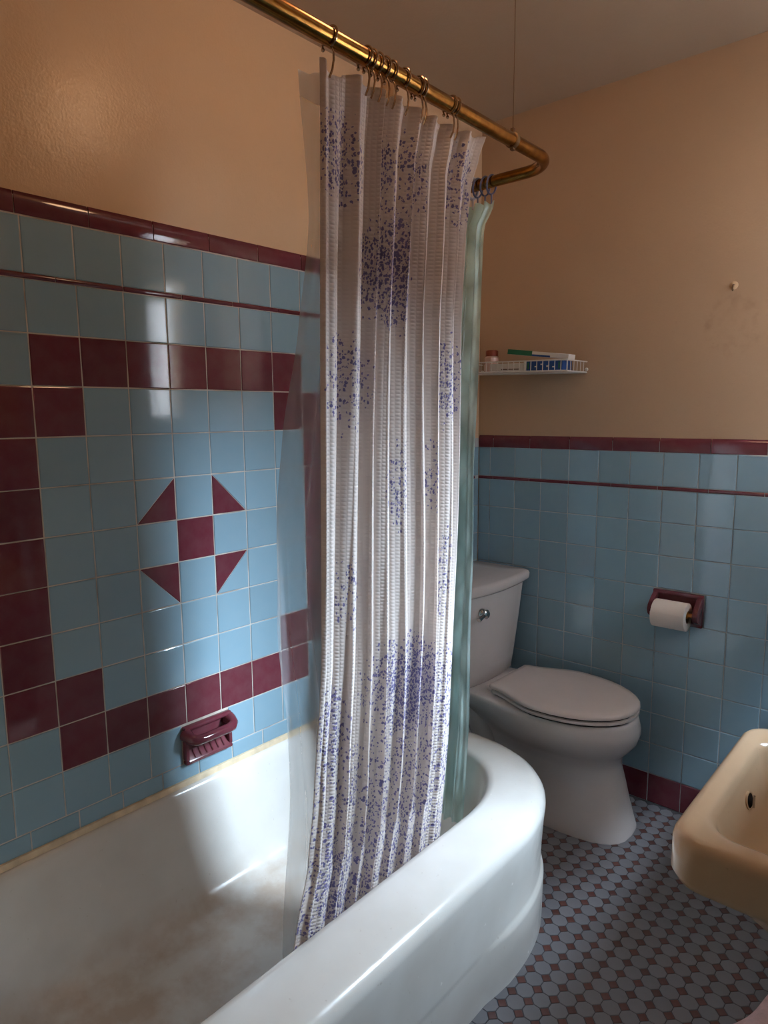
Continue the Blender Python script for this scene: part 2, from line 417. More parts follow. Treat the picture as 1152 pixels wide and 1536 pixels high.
# ------------------------------------------------------------------ wall tiles: each one a piece of its own
CACHE = {}
def slab_mesh(poly, mat, key, t=0.006, bev=0.0022):
    """a cushion-edged tile: poly is its outline (counter-clockwise) in its own plane, z outwards, face at z = 0"""
    k = (key, mat)
    if k in CACHE: return CACHE[k]
    c = Vector((sum(p[0] for p in poly) / len(poly), sum(p[1] for p in poly) / len(poly)))
    def inset(d):
        out = []; n = len(poly)
        for i in range(n):
            p0, p1, p2 = (Vector(poly[(i + j) % n]) for j in (-1, 0, 1))
            e1 = (p1 - p0).normalized(); e2 = (p2 - p1).normalized()
            n1 = Vector((-e1.y, e1.x)); n2 = Vector((-e2.y, e2.x))
            m = (n1 + n2); m = m / max(1e-6, m.dot(n1)); out.append(p1 + m * d)
        return out
    rings = [[(p.x, p.y, z) for p in inset(d)] for d, z in ((0, -t), (0, -bev), (bev * 0.35, -bev * 0.3), (bev, 0))]
    bb = B().rings(rings, cap0=False, cap1=True)
    me = bb.mesh('tile', M[mat], smooth=False); CACHE[k] = me
    return me
def prof_mesh(name, mat, L, prof):
    k = (name, mat, round(L, 4))
    if k in CACHE: return CACHE[k]
    bb = B().rings([[(0.0012, v, d) for d, v in prof], [(L - 0.0012, v, d) for d, v in prof]])
    me = bb.mesh(name, M[mat], smooth=True, deg=35); CACHE[k] = me
    return me
RM_L = Matrix(((0, 0, 1), (1, 0, 0), (0, 1, 0)))      # tile x -> +y, tile y -> +z, tile z -> +x  (left wall)
RM_F = Matrix(((1, 0, 0), (0, 0, -1), (0, 1, 0)))     # tile x -> +x, tile y -> +z, tile z -> -y  (far wall)
def place(name, me, parent, RM, pos, tilt=0.0045):
    o = bpy.data.objects.new(name, me); COL.objects.link(o); o.parent = parent
    r = Matrix.Rotation(random.gauss(0, tilt), 3, 'X') @ Matrix.Rotation(random.gauss(0, tilt), 3, 'Y')
    o.matrix_local = Matrix.Translation(pos) @ (RM @ r).to_4x4()
    return o
G = 0.001
def rect(w, h): return [(-w / 2 + G, -h / 2 + G), (w / 2 - G, -h / 2 + G), (w / 2 - G, h / 2 - G), (-w / 2 + G, h / 2 - G)]
def tile(parent, RM, base, u0, u1, z0, z1, mat):
    w_, h_ = u1 - u0, z1 - z0
    me = slab_mesh(rect(w_, h_), mat, (round(w_, 4), round(h_, 4)))
    uc, zc = (u0 + u1) / 2, (z0 + z1) / 2
    pos = Vector((base, uc, zc)) if RM is RM_L else Vector((uc, base, zc))
    return place('tile', me, parent, RM, pos)
CAP = [(-0.006, 0.001), (0.0, 0.001), (0.0012, 0.004), (0.0015, 0.028), (0.0005, 0.036), (-0.0015, 0.042), (-0.0045, 0.046), (-0.008, 0.047)]
ACC = [(-0.006, 0.0006), (-0.0005, 0.0006), (0.0015, 0.003), (0.0022, 0.006), (0.0015, 0.009), (-0.0005, 0.0114), (-0.006, 0.0114)]
def strip(name, parent, RM, base, u0, u1, z, prof, mat='maroon'):
    me = prof_mesh(name, mat, u1 - u0, prof)
    pos = Vector((base, u0, z)) if RM is RM_L else Vector((u0, base, z))
    return place(name, me, parent, RM, pos, 0.003)

# left wall (face x = 0): 6-inch caps, blue row, accent, field of maroon border and star
B().box((-0.0062, -0.46, 0.345), (-0.0016, 1.146, 1.790)).obj('grout', M['grout'], wl, smooth=False)
maroon = set()
for c in range(0, 7): maroon |= {(c, 0), (c, 8)}
maroon |= {(-1, 1), (0, 1), (6, 1), (7, 1), (-1, 7), (0, 7), (6, 7), (7, 7)}
for r in range(2, 7): maroon |= {(-1, r), (7, r)}
maroon.add((3, 4))
star = {(2, 3): 'br', (4, 3): 'bl', (2, 5): 'tr', (4, 5): 'tl'}
KMIN, KMAX = -4, 10
YEND = 1.145
SD0, SD1 = 0.3105, 0.4585        # soap dish span
def cols():
    for c in range(KMIN, KMAX + 1):
        u0, u1 = c * S, min((c + 1) * S, YEND)
        if u1 - u0 > 0.02: yield c, max(u0, -0.46), u1
for c, u0, u1 in cols():
    tile(wl, RM_L, 0, u0, u1, R0 + S + 0.0115, R0 + 2 * S + 0.0115 + 0.006, 'blue')     # row under the cap
    tile(wl, RM_L, 0, u0, u1, R0, R0 + S + 0.001, 'blue')                               # row under the accent
    for r in range(0, 10):
        z1, z0 = R0 - r * S, R0 - (r + 1) * S
        if (c, r) in star:
            h = S / 2 - G; P4 = {'bl': (-h, -h), 'br': (h, -h), 'tr': (h, h), 'tl': (-h, h)}
            order = ['bl', 'br', 'tr', 'tl']; i = order.index(star[(c, r)])
            g = 0.0009
            tri = [P4[order[i - 1]], P4[order[i]], P4[order[(i + 1) % 4]]]
            tri2 = [P4[order[(i + 1) % 4]], P4[order[(i + 2) % 4]], P4[order[i - 1]]]
            for poly, m_ in ((tri, 'maroon'), (tri2, 'blue')):
                cx, cy = sum(p[0] for p in poly) / 3, sum(p[1] for p in poly) / 3
                pp = [(p[0] + (cx - p[0]) * 0.012, p[1] + (cy - p[1]) * 0.012) for p in poly]
                place('tile', slab_mesh(pp, m_, ('tri', star[(c, r)], m_)), wl, RM_L, Vector((0, (u0 + u1) / 2, (z0 + z1) / 2)), 0.002)
            continue
        a, b_ = u0, u1
        if r == 9:
            if c == 3: continue
            if c == 2: b_ = SD0
            if c == 4: a = SD1
        tile(wl, RM_L, 0, a, b_, z0, z1, 'maroon' if (c, r) in maroon else 'blue')
    tile(wl, RM_L, 0, u0 + (0.03 if u0 > -0.4 else 0), min(u1 + 0.03, YEND), 0.374, 0.420, 'blue')
k = -3
while -0.0085 + k * 0.1565 < YEND:
    u0 = max(-0.0085 + k * 0.1565, -0.46); u1 = min(-0.0085 + (k + 1) * 0.1565, YEND)
    if u1 - u0 > 0.02: strip('cap_tile', wl, RM_L, 0, u0, u1, 1.7525, CAP)
    u0 = max(0.0653 + k * 0.1545, -0.46); u1 = min(0.0653 + (k + 1) * 0.1545, YEND)
    if u1 - u0 > 0.02: strip('accent_tile', wl, RM_L, 0, u0, u1, 1.6255, ACC)
    k += 1
# yellowed caulk bead and trim strip where the tub meets the tiles
cb = B().rings([[(-0.0015, y, 0.339), (0.010 + 0.001 * math.sin(y * 40), y, 0.339), (0.0125, y, 0.344), (0.0115, y, 0.352), (0.0065, y, 0.3545), (0.0070, y, 0.366), (0.0045, y, 0.3745), (-0.0015, y, 0.3755)] for y in [-0.46 + i * 0.02 for i in range(78)]])
struct(cb.obj('trim_1', M['caulk'], deg=60), 'yellowed caulk strip along the tub edge')

# rear section behind the toilet, mostly hidden by the curtains
B().box((JOG - 0.0052, 1.147, 0.0), (JOG - 0.0016, D, 1.245)).obj('grout', M['grout_far'], wlr, smooth=False)
FX0, FZ0 = 0.0974, 0.9811
ROWS = [(FZ0 + S + 0.0085, 1.2105), (FZ0, FZ0 + S - 0.0025)] + [(FZ0 - (i + 1) * S, FZ0 - i * S) for i in range(8)]
yy = D
while yy > 1.16:
    y0 = max(yy - S, 1.147)
    if yy - y0 > 0.02:
        for z0, z1 in ROWS: tile(wlr, RM_L, JOG, y0, yy, z0, z1, 'blue')
        tile(wlr, RM_L, JOG, y0, yy, 0.0, 0.105, 'maroon')
    yy -= S
for u0 in (1.147, 1.3025, 1.458):
    strip('cap_tile', wlr, RM_L, JOG, u0, min(u0 + 0.1555, D), 1.2095, CAP)
    strip('accent_tile', wlr, RM_L, JOG, u0, min(u0 + 0.1555, D), 1.0875, ACC)

# far wall (face y = D)
B().box((JOG, D + 0.0016, 0.0), (RW, D + 0.0062, 1.245)).obj('grout', M['grout_far'], wf, smooth=False)
TP0, TP1 = 0.7455, 0.9035
for j in range(-1, 16):
    u0, u1 = max(FX0 + (j - 1 + 1) * S, JOG + 0.001), min(FX0 + (j + 1) * S, RW - 0.001)
    if u1 - u0 < 0.015: continue
    for i, (z0, z1) in enumerate(ROWS):
        a, b_ = u0, u1
        if i == 4:
            if j == 6: continue
            if j == 5: b_ = TP0
            if j == 7: a = TP1
        tile(wf, RM_F, D, a, b_, z0, z1, 'blue')
    tile(wf, RM_F, D, u0, u1, 0.0, 0.105, 'maroon')
x = 0.1115 - 0.157
while x < RW:
    a, b_ = max(x, JOG), min(x + 0.157, RW - 0.001)
    if b_ - a > 0.02:
        strip('cap_tile', wf, RM_F, D, a, b_, 1.2095, CAP)
        strip('accent_tile', wf, RM_F, D, a, b_, 1.0875, ACC)
    x += 0.157

# ------------------------------------------------------------------ mosaic floor
PT = 0.0430; CUT = 0.0134; GG = 0.0010
hh = PT / 2 - GG; cc = CUT
octp = [(-hh + cc, -hh), (hh - cc, -hh), (hh, -hh + cc), (hh, hh - cc), (hh - cc, hh), (-hh + cc, hh), (-hh, hh - cc), (-hh, -hh + cc)]
dd = CUT - GG * 0.9
dotp = [(0, -dd), (dd, 0), (0, dd), (-dd, 0)]
oct_me = slab_mesh(octp, 'octagon', 'oct', 0.0012, 0.0010); dot_me = slab_mesh(dotp, 'dot', 'dot', 0.0012, 0.0009)
def px(p):
    q = Vector(p) - CAMP; zc = q.dot(FW)
    if zc < 0.05: return None
    return 576 + 1026 * q.dot(RT) / zc, 768 - 1026 * q.dot(UP) / zc, zc
def tub_x(y):   # outer edge of the tub at floor level
    if y > 1.08: return 0.0
    if y < 0.66: return 0.80
    return 0.45 + 0.35 * max(0.0, 1 - ((y - 0.66) / 0.42) ** 2.3) ** (1 / 2.3)
sites = {'octagon_tile': [], 'dot_tile': []}
for i in range(-22, 24):
    for j in range(-28, 28):
        for nm, ox in (('octagon_tile', PT / 2), ('dot_tile', 0.0)):
            X_, Y_ = 0.8535 + i * PT + ox, 0.6455 + j * PT + ox
            if X_ < 0.06 or X_ > RW - 0.012 or Y_ < -0.59 or Y_ > D - 0.012: continue
            if X_ < tub_x(Y_) - 0.06: continue
            q = px((X_, Y_, 0)); seen = False
            if q and -10 < q[0] < 1160 and 0 < q[1] < 1545 and X_ > tub_x(Y_) - 0.008:
                seen = not (0.25 < X_ < 0.76 and 1.27 < Y_ < 1.56)
                if q[0] > 1035 and q[1] < 1245 + (q[0] - 1022) * 1.0 and q[1] < 1370: seen = False
            sites[nm].append((not seen, q[2] if q else 9, X_, Y_))
for nm, me, mt in (('octagon_tile', oct_me, 'octagon'), ('dot_tile', dot_me, 'dot')):
    L = sorted(sites[nm]); rest = B()
    for n, (_, zc, X_, Y_) in enumerate(L):
        dz = random.uniform(-0.0002, 0.0002)
        if n < 298:
            place(nm, me, fl, Matrix.Identity(3), Vector((X_, Y_, dz)), 0.004)
        else:
            v0 = len(rest.v)
            rest.v += [(v.co.x + X_, v.co.y + Y_, v.co.z + dz) for v in me.vertices]
            rest.f += [tuple(v0 + i for i in p.vertices) for p in me.polygons]
    if rest.v:
        o = rest.obj('distant_' + nm + 's', M[mt], fl, smooth=False); o['kind'] = 'stuff'

# ------------------------------------------------------------------ bathtub
def plan(x0, x1, y0, y1, rx, ry, z, small=0.03, ex=2.3, n=20, dz=None):
    """closed outline of the tub at one height: big rounded corner at (x1, y1)"""
    P_ = []
    def arc(cx, cy, ax, ay, a0, a1, m, e=2.0):
        for i in range(m):
            a = a0 + (a1 - a0) * i / (m - 1); c, s_ = math.cos(a), math.sin(a)
            P_.append((cx + ax * math.copysign(abs(c) ** (2 / e), c), cy + ay * math.copysign(abs(s_) ** (2 / e), s_)))
    def line(a, b, m):
        for i in range(1, m): P_.append((a[0] + (b[0] - a[0]) * i / m, a[1] + (b[1] - a[1]) * i / m))
    s_ = small
    arc(x0 + s_, y0 + s_, s_, s_, PI, 1.5 * PI, 6); line((x0 + s_, y0), (x1 - s_, y0), 6)
    arc(x1 - s_, y0 + s_, s_, s_, 1.5 * PI, 2 * PI, 6); line((x1, y0 + s_), (x1, y1 - ry), 24)
    arc(x1 - rx, y1 - ry, rx, ry, 0, PI / 2, 40, ex); line((x1 - rx, y1), (x0 + s_, y1), 10)
    arc(x0 + s_, y1 - s_, s_, s_, PI / 2, PI, 6); line((x0, y1 - s_), (x0, y0 + s_), 16)
    return [(p[0], p[1], z) for p in P_]
def ledge(ring, off):
    out = []
    for (x_, y_, z_) in ring:
        if y_ > 0.585 and x_ > 0.3:
            n_ = Vector(((x_ - 0.45) / 0.35 ** 2, max(0, y_ - 0.66) / 0.42 ** 2)); n_ = n_.normalized() if n_.length > 1e-4 else Vector((1, 0))
            k_ = min(1, (y_ - 0.585) / 0.05) * off
            x_ += n_.x * k_; y_ += n_.y * k_
        out.append((x_, y_, z_))
    return out
XO, Y0, Y1 = 0.796, -0.44, 1.088
rings = [
    ledge(plan(0.002, XO - 0.012, Y0, Y1 - 0.008, 0.36, 0.42, 0.000), 0.011),
    ledge(plan(0.002, XO - 0.011, Y0, Y1 - 0.007, 0.36, 0.42, 0.070), 0.011),
    ledge(plan(0.002, XO - 0.010, Y0, Y1 - 0.006, 0.36, 0.42, 0.128), 0.011),
    ledge(plan(0.002, XO - 0.010, Y0, Y1 - 0.006, 0.36, 0.42, 0.137), 0.009),
    ledge(plan(0.002, XO - 0.009, Y0, Y1 - 0.006, 0.36, 0.42, 0.142), 0.003),
    ledge(plan(0.002, XO - 0.009, Y0, Y1 - 0.006, 0.36, 0.42, 0.150), 0.0),
    plan(0.002, XO - 0.006, Y0, Y1 - 0.004, 0.36, 0.42, 0.23),
    plan(0.002, XO - 0.003, Y0, Y1 - 0.002, 0.36, 0.42, 0.29),
    plan(0.002, XO, Y0, Y1, 0.36, 0.42, 0.322),
    plan(0.002, XO - 0.001, Y0, Y1 - 0.001, 0.36, 0.42, 0.334),
    plan(0.003, XO - 0.008, Y0 + 0.006, Y1 - 0.007, 0.355, 0.415, 0.346),
    plan(0.004, XO - 0.022, Y0 + 0.016, Y1 - 0.018, 0.35, 0.405, 0.3555),
    plan(0.006, XO - 0.042, Y0 + 0.03, Y1 - 0.034, 0.34, 0.39, 0.360),
    plan(0.008, 0.70, Y0 + 0.05, 1.03, 0.32, 0.36, 0.3605, 0.05),
    plan(0.012, 0.662, Y0 + 0.075, 0.995, 0.29, 0.32, 0.3585, 0.07),
    plan(0.016, 0.648, Y0 + 0.09, 0.982, 0.28, 0.31, 0.354, 0.08),
    plan(0.021, 0.638, Y0 + 0.10, 0.974, 0.275, 0.30, 0.344, 0.09),
    plan(0.026, 0.634, Y0 + 0.108, 0.966, 0.27, 0.295, 0.325, 0.09),
    plan(0.042, 0.626, Y0 + 0.14, 0.945, 0.26, 0.28, 0.22, 0.10),
    plan(0.064, 0.608, Y0 + 0.19, 0.92, 0.25, 0.27, 0.12, 0.10),
    plan(0.080, 0.592, Y0 + 0.22, 0.90, 0.24, 0.26, 0.085, 0.10),
    plan(0.104, 0.566, Y0 + 0.25, 0.875, 0.22, 0.24, 0.064, 0.10),
    plan(0.150, 0.52, Y0 + 0.29, 0.84, 0.20, 0.22, 0.056, 0.10),
    plan(0.24, 0.44, Y0 + 0.38, 0.74, 0.10, 0.12, 0.052, 0.06),
]
tub = B().rings(rings).obj('bathtub', M['enamel'], deg=60)
tag(tub, 'white enamel corner bathtub with a wide rounded rim and curved apron', 'bathtub')
B().rings(lathe_rings([(0.030, 0.0), (0.031, 0.003), (0.024, 0.005), (0.018, 0.002), (0.004, 0.001)], (0.33, -0.02, 0.052))).obj('drain', M['chrome'], tub)

# ------------------------------------------------------------------ soap dish
sd = thing('soap_dish', 'maroon ceramic soap dish with a grab bar above the tub', 'soap dish', (0, (SD0 + SD1) / 2, 0.4205))
W2 = (SD1 - SD0) / 2
b = B()
T = 0.017; FRM = 0.011; Hs = 0.1055
b.box((-0.001, -W2, 0.0), (T, W2, FRM)).box((-0.001, -W2, Hs - FRM), (T, W2, Hs)).box((-0.001, -W2, FRM), (T, -W2 + FRM, Hs - FRM)).box((-0.001, W2 - FRM, FRM), (T, W2, Hs - FRM))
b.obj('frame', M['maroon'], sd, bevel=0.004)
B().box((-0.0015, -W2 + 0.008, 0.008), (0.0005, W2 - 0.008, Hs - 0.008)).obj('back_plate', M['maroon'], sd, smooth=False)
prof_ = [(0.0, 0.034), (0.006, 0.024), (0.017, 0.012), (0.0185, 0.009), (0.017, 0.004), (0.0, 0.004)]
tr = B().rings([[(a, -W2 + 0.009, c) for a, c in prof_], [(a, W2 - 0.009, c) for a, c in prof_]])
tr.obj('tray', M['maroon'], sd)
for i in range(6):
    y = -W2 + 0.028 + i * (2 * W2 - 0.056) / 5
    B().tube([(0.002, y, 0.0335), (0.007, y, 0.025), (0.0165, y, 0.0145)], 0.0024, 6).obj('drain_rib', M['maroon'], sd)
gb = B(); bz = 0.076
pts = [(0.008, -W2 + 0.006, bz + 0.008), (0.020, -W2 + 0.006, bz + 0.006), (0.032, -W2 + 0.008, bz + 0.001), (0.041, -W2 + 0.018, bz - 0.002), (0.0435, -W2 + 0.034, bz - 0.003), (0.0435, 0, bz - 0.003), (0.0435, W2 - 0.034, bz - 0.003), (0.041, W2 - 0.018, bz - 0.002), (0.032, W2 - 0.008, bz + 0.001), (0.020, W2 - 0.006, bz + 0.006), (0.008, W2 - 0.006, bz + 0.008)]
gb.tube(pts, [0.018, 0.016, 0.0145, 0.0138, 0.0132, 0.013, 0.0132, 0.0138, 0.0145, 0.016, 0.018], 16)
gb.obj('grab_bar', M['maroon'], sd)

# ------------------------------------------------------------------ toilet
YC = 1.415
toi = thing('toilet', 'white two-piece toilet with closed lid in the corner', 'toilet', (JOG, YC, 0))
def egg(xb, xm, xf, hw, hr, z, n=16, e=2.1, er=4.0):
    P_ = []
    for i in range(n + 1):
        a = -PI / 2 + PI * i / n; c, s_ = math.cos(a), math.sin(a)
        P_.append((xm + (xf - xm) * abs(c) ** (2 / e), hw * math.copysign(abs(s_) ** (2 / e), s_), z))
    for i in range(1, n):                                  # rear: hw at xm easing to hr at xb, rounded back corners
        t = i / n; x_ = xm + (xb - xm) * min(1, t * 1.25) if t < 0.8 else xb
        ww = hw + (hr - hw) * (3 * min(1, t * 1.25) ** 2 - 2 * min(1, t * 1.25) ** 3) if t < 0.8 else hr * (1 - (t - 0.8) / 0.2)
        P_.append((x_, ww, z))
    P_.append((xb, 0, z))
    for i in range(n - 1, 0, -1):
        t = i / n; x_ = xm + (xb - xm) * min(1, t * 1.25) if t < 0.8 else xb
        ww = hw + (hr - hw) * (3 * min(1, t * 1.25) ** 2 - 2 * min(1, t * 1.25) ** 3) if t < 0.8 else hr * (1 - (t - 0.8) / 0.2)
        P_.append((x_, -ww, z))
    return P_
J = -JOG
def E_(xb, xm, xf, hw, hr, z, e=2.1): return egg(xb + J, xm + J, xf + J, hw, hr, z, 16, e)
bowl = [E_(0.13, 0.52, 0.792, 0.135, 0.115, 0.0, 3.0), E_(0.13, 0.52, 0.792, 0.135, 0.115, 0.012, 3.0), E_(0.14, 0.52, 0.786, 0.131, 0.108, 0.03, 3.0), E_(0.15, 0.52, 0.772, 0.120, 0.09, 0.09, 2.8),
        E_(0.16, 0.51, 0.757, 0.112, 0.075, 0.16, 2.6), E_(0.16, 0.50, 0.745, 0.108, 0.065, 0.21, 2.4), E_(0.16, 0.50, 0.744, 0.112, 0.06, 0.235, 2.3),
        E_(0.15, 0.50, 0.756, 0.132, 0.062, 0.258, 2.2), E_(0.14, 0.50, 0.778, 0.158, 0.068, 0.282, 2.15), E_(0.12, 0.50, 0.792, 0.174, 0.080, 0.305, 2.1), E_(0.09, 0.50, 0.798, 0.182, 0.10, 0.328, 2.1),
        E_(0.06, 0.50, 0.797, 0.184, 0.115, 0.350, 2.1), E_(0.055, 0.50, 0.791, 0.182, 0.12, 0.372, 2.1), E_(0.055, 0.50, 0.788, 0.180, 0.12, 0.382, 2.1), E_(0.06, 0.50, 0.782, 0.174, 0.115, 0.387, 2.1), E_(0.2, 0.50, 0.70, 0.10, 0.06, 0.388, 2.1)]
B().rings(bowl).obj('bowl', M['china'], toi, deg=70)
# trapway bulge and floor bolts on the side
tw = B()
for s_ in (-1, 1):
    tw.tube([(0.10 + J, s_ * 0.055, 0.33), (0.19 + J, s_ * 0.062, 0.315), (0.26 + J, s_ * 0.068, 0.25), (0.31 + J, s_ * 0.075, 0.16), (0.33 + J, s_ * 0.08, 0.05)], [0.03, 0.042, 0.046, 0.046, 0.05], 14)
tw.obj('trapway', M['china'], toi)
for s_ in (-1, 1):
    B().rings(lathe_rings([(0.014, 0), (0.013, 0.010), (0.008, 0.016), (0.001, 0.018)], (0.30 + J, s_ * 0.142, 0.0), n=14)).obj('bolt_cap', M['china'], toi)
seat = [E_(0.335, 0.53, 0.785, 0.180, 0.120, 0.3925), E_(0.332, 0.53, 0.789, 0.184, 0.123, 0.394), E_(0.332, 0.53, 0.789, 0.184, 0.123, 0.4015), E_(0.336, 0.53, 0.785, 0.180, 0.119, 0.4035)]
B().rings(seat).obj('seat', M['seat'], toi, deg=60)
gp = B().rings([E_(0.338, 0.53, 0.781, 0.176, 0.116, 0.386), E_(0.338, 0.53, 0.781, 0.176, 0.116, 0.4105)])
gp.obj('seat_gap_shade', M['dark'], toi)  # near-black filler standing in for the shade between bowl, seat and lid
lid = [E_(0.330, 0.53, 0.784, 0.182, 0.122, 0.4095), E_(0.326, 0.53, 0.790, 0.187, 0.126, 0.4115), E_(0.326, 0.53, 0.790, 0.187, 0.126, 0.419), E_(0.331, 0.53, 0.784, 0.181, 0.121, 0.4245), E_(0.35, 0.53, 0.76, 0.155, 0.10, 0.4275), E_(0.42, 0.53, 0.67, 0.08, 0.05, 0.4295)]
B().rings(lid).obj('lid', M['seat'], toi, deg=60)
for s_ in (-1, 1):
    B().box((0.298 + J, s_ * 0.075 - 0.02, 0.386), (0.335 + J, s_ * 0.075 + 0.02, 0.405)).obj('hinge', M['seat'], toi, bevel=0.005)
def rr(x0, x1, hw, z, r=0.03, bow=0.0, n=6):
    P_ = []
    for cx, cy, a0 in ((x1 - r, -hw + r, -PI / 2), (x1 - r, hw - r, 0), (x0 + r * 0.5, hw - r * 0.5, PI / 2), (x0 + r * 0.5, -hw + r * 0.5, PI)):
        q = r if cx > x0 + r else r * 0.5
        for i in range(n + 1):
            a = a0 + PI / 2 * i / n; P_.append((cx + q * math.cos(a), cy + q * math.sin(a), z))
    # bowed front: extra points between the two front corners
    i0 = n + 1; mid = []
    for i in range(1, 10):
        t = i / 10; y = -hw + r + (2 * hw - 2 * r) * t; mid.append((x1 + bow * (1 - (2 * t - 1) ** 2), y, z))
    return P_[:i0] + mid + P_[i0:]
TB = 0.006
tank = [rr(TB + 0.012, 0.205, 0.158, 0.388, 0.04, 0.012), rr(TB + 0.006, 0.214, 0.166, 0.396, 0.04, 0.013), rr(TB + 0.004, 0.220, 0.171, 0.45, 0.04, 0.014), rr(TB, 0.232, 0.186, 0.60, 0.04, 0.016), rr(TB, 0.240, 0.196, 0.715, 0.04, 0.018), rr(TB, 0.240, 0.196, 0.722, 0.04, 0.018)]
B().rings(tank).obj('tank', M['china'], toi, deg=50)
tl_ = [rr(TB, 0.238, 0.194, 0.7225, 0.04, 0.018), rr(TB - 0.003, 0.248, 0.204, 0.727, 0.026, 0.018), rr(TB - 0.004, 0.253, 0.209, 0.735, 0.026, 0.018), rr(TB - 0.004, 0.254, 0.210, 0.752, 0.026, 0.018), rr(TB - 0.002, 0.250, 0.206, 0.760, 0.025, 0.018), rr(TB + 0.006, 0.240, 0.197, 0.764, 0.024, 0.016), rr(TB + 0.04, 0.17, 0.12, 0.7655, 0.03, 0.01)]
B().rings(tl_).obj('tank_lid', M['china'], toi, deg=50)
hd = B().rings(lathe_rings([(0.017, 0.0), (0.017, 0.006), (0.012, 0.012), (0.015, 0.018), (0.016, 0.024), (0.011, 0.029), (0.001, 0.030)], (0.243, -0.118, 0.665), 'x', 20))
hd.tube([(0.262, -0.118, 0.665), (0.265, -0.14, 0.661), (0.265, -0.165, 0.655)], [0.006, 0.006, 0.008], 8)
hd.obj('flush_handle', M['chrome'], toi)['label'] = 'chrome flush handle'

# ------------------------------------------------------------------ paper holder and roll
ph = thing('paper_holder', 'maroon ceramic toilet paper holder on the far tiled wall', 'paper holder', ((TP0 + TP1) / 2, D, 0.707))
W2 = (TP1 - TP0) / 2; H2 = 0.0535
b = B(); T = 0.012
b.box((-W2, -T, -H2), (W2, 0.001, -H2 + 0.012)).box((-W2, -T, H2 - 0.012), (W2, 0.001, H2)).box((-W2, -T, -H2 + 0.012), (-W2 + 0.012, 0.001, H2 - 0.012)).box((W2 - 0.012, -T, -H2 + 0.012), (W2, 0.001, H2 - 0.012))
b.obj('frame', M['maroon'], ph, bevel=0.003)
B().box((-W2 + 0.01, -0.002, -H2 + 0.01), (W2 - 0.01, 0.001, H2 - 0.01)).obj('back_plate', M['maroon'], ph, smooth=False)
for s_ in (-1, 1):
    xo = s_ * (W2 - 0.009)
    ring = lambda x_: [(x_, 0.0, 0.046), (x_, -0.014, 0.044), (x_, -0.038, 0.028), (x_, -0.058, 0.012), (x_, -0.065, -0.004), (x_, -0.058, -0.020), (x_, -0.038, -0.034), (x_, -0.014, -0.044), (x_, 0.0, -0.046)]
    B().rings([ring(xo - 0.008), ring(xo + 0.008)]).obj('bracket', M['maroon'], ph, bevel=0.002)
AX, AZ = -0.050, -0.006
sp = B().tube([(-W2 + 0.014, AX, AZ), (-W2 + 0.026, AX, AZ), (-W2 + 0.028, AX, AZ), (W2 - 0.030, AX, AZ), (W2 - 0.028, AX, AZ), (W2 - 0.014, AX, AZ)], [0.007, 0.007, 0.011, 0.011, 0.007, 0.007], 14)
sp.obj('roller', M['roller'], ph)['label'] = 'amber wooden roller'
pr = thing('toilet_paper_roll', 'white toilet paper roll on the maroon holder', 'toilet paper', ((TP0 + TP1) / 2 - 0.005, D + AX, 0.707 + AZ - 0.006))
L2 = 0.052; RO, RI = 0.0445, 0.0205
pr.location.z -= 0.001
b = B(); n = 40
prof = [(RI, -L2), (RO - 0.002, -L2), (RO, -L2 + 0.002), (RO, L2 - 0.002), (RO - 0.002, L2), (RI, L2)]
b.rings(lathe_rings(prof + [prof[0]], (0, 0, 0), 'x', n), False, False).obj('paper', M['paper'], pr)
b = B().rings(lathe_rings([(RI + 0.0005, -L2 + 0.001), (RI + 0.0005, L2 - 0.001), (RI - 0.002, L2 - 0.001), (RI - 0.002, -L2 + 0.001), (RI + 0.0005, -L2 + 0.001)], (0, 0, 0), 'x', 24), False, False)
b.obj('core', M['core'], pr)
sh = []
fa = []
nu, nv = 14, 10
for j in range(nv):
    a = PI * 0.42 + (PI * 0.86) * j / (nv - 1)
    for i in range(nu):
        t = i / (nu - 1); u = -L2 + 2 * L2 * t
        drop = 0
        if j >= nv - 3: drop = (j - nv + 3) * 0.007 * (0.4 + 1.0 * math.sin(t * PI * 0.8) + 0.25 * math.sin(t * 23))
        sh.append((u, -(RO + 0.0012) * math.sin(a), (RO + 0.0012) * math.cos(a) - drop * (t < 0.85)))
for j in range(nv - 1):
    for i in range(nu - 1): q = j * nu + i; fa.append((q, q + 1, q + nu + 1, q + nu))
link('loose_sheet', pmesh('loose_sheet', sh, fa, M['paper']), pr)

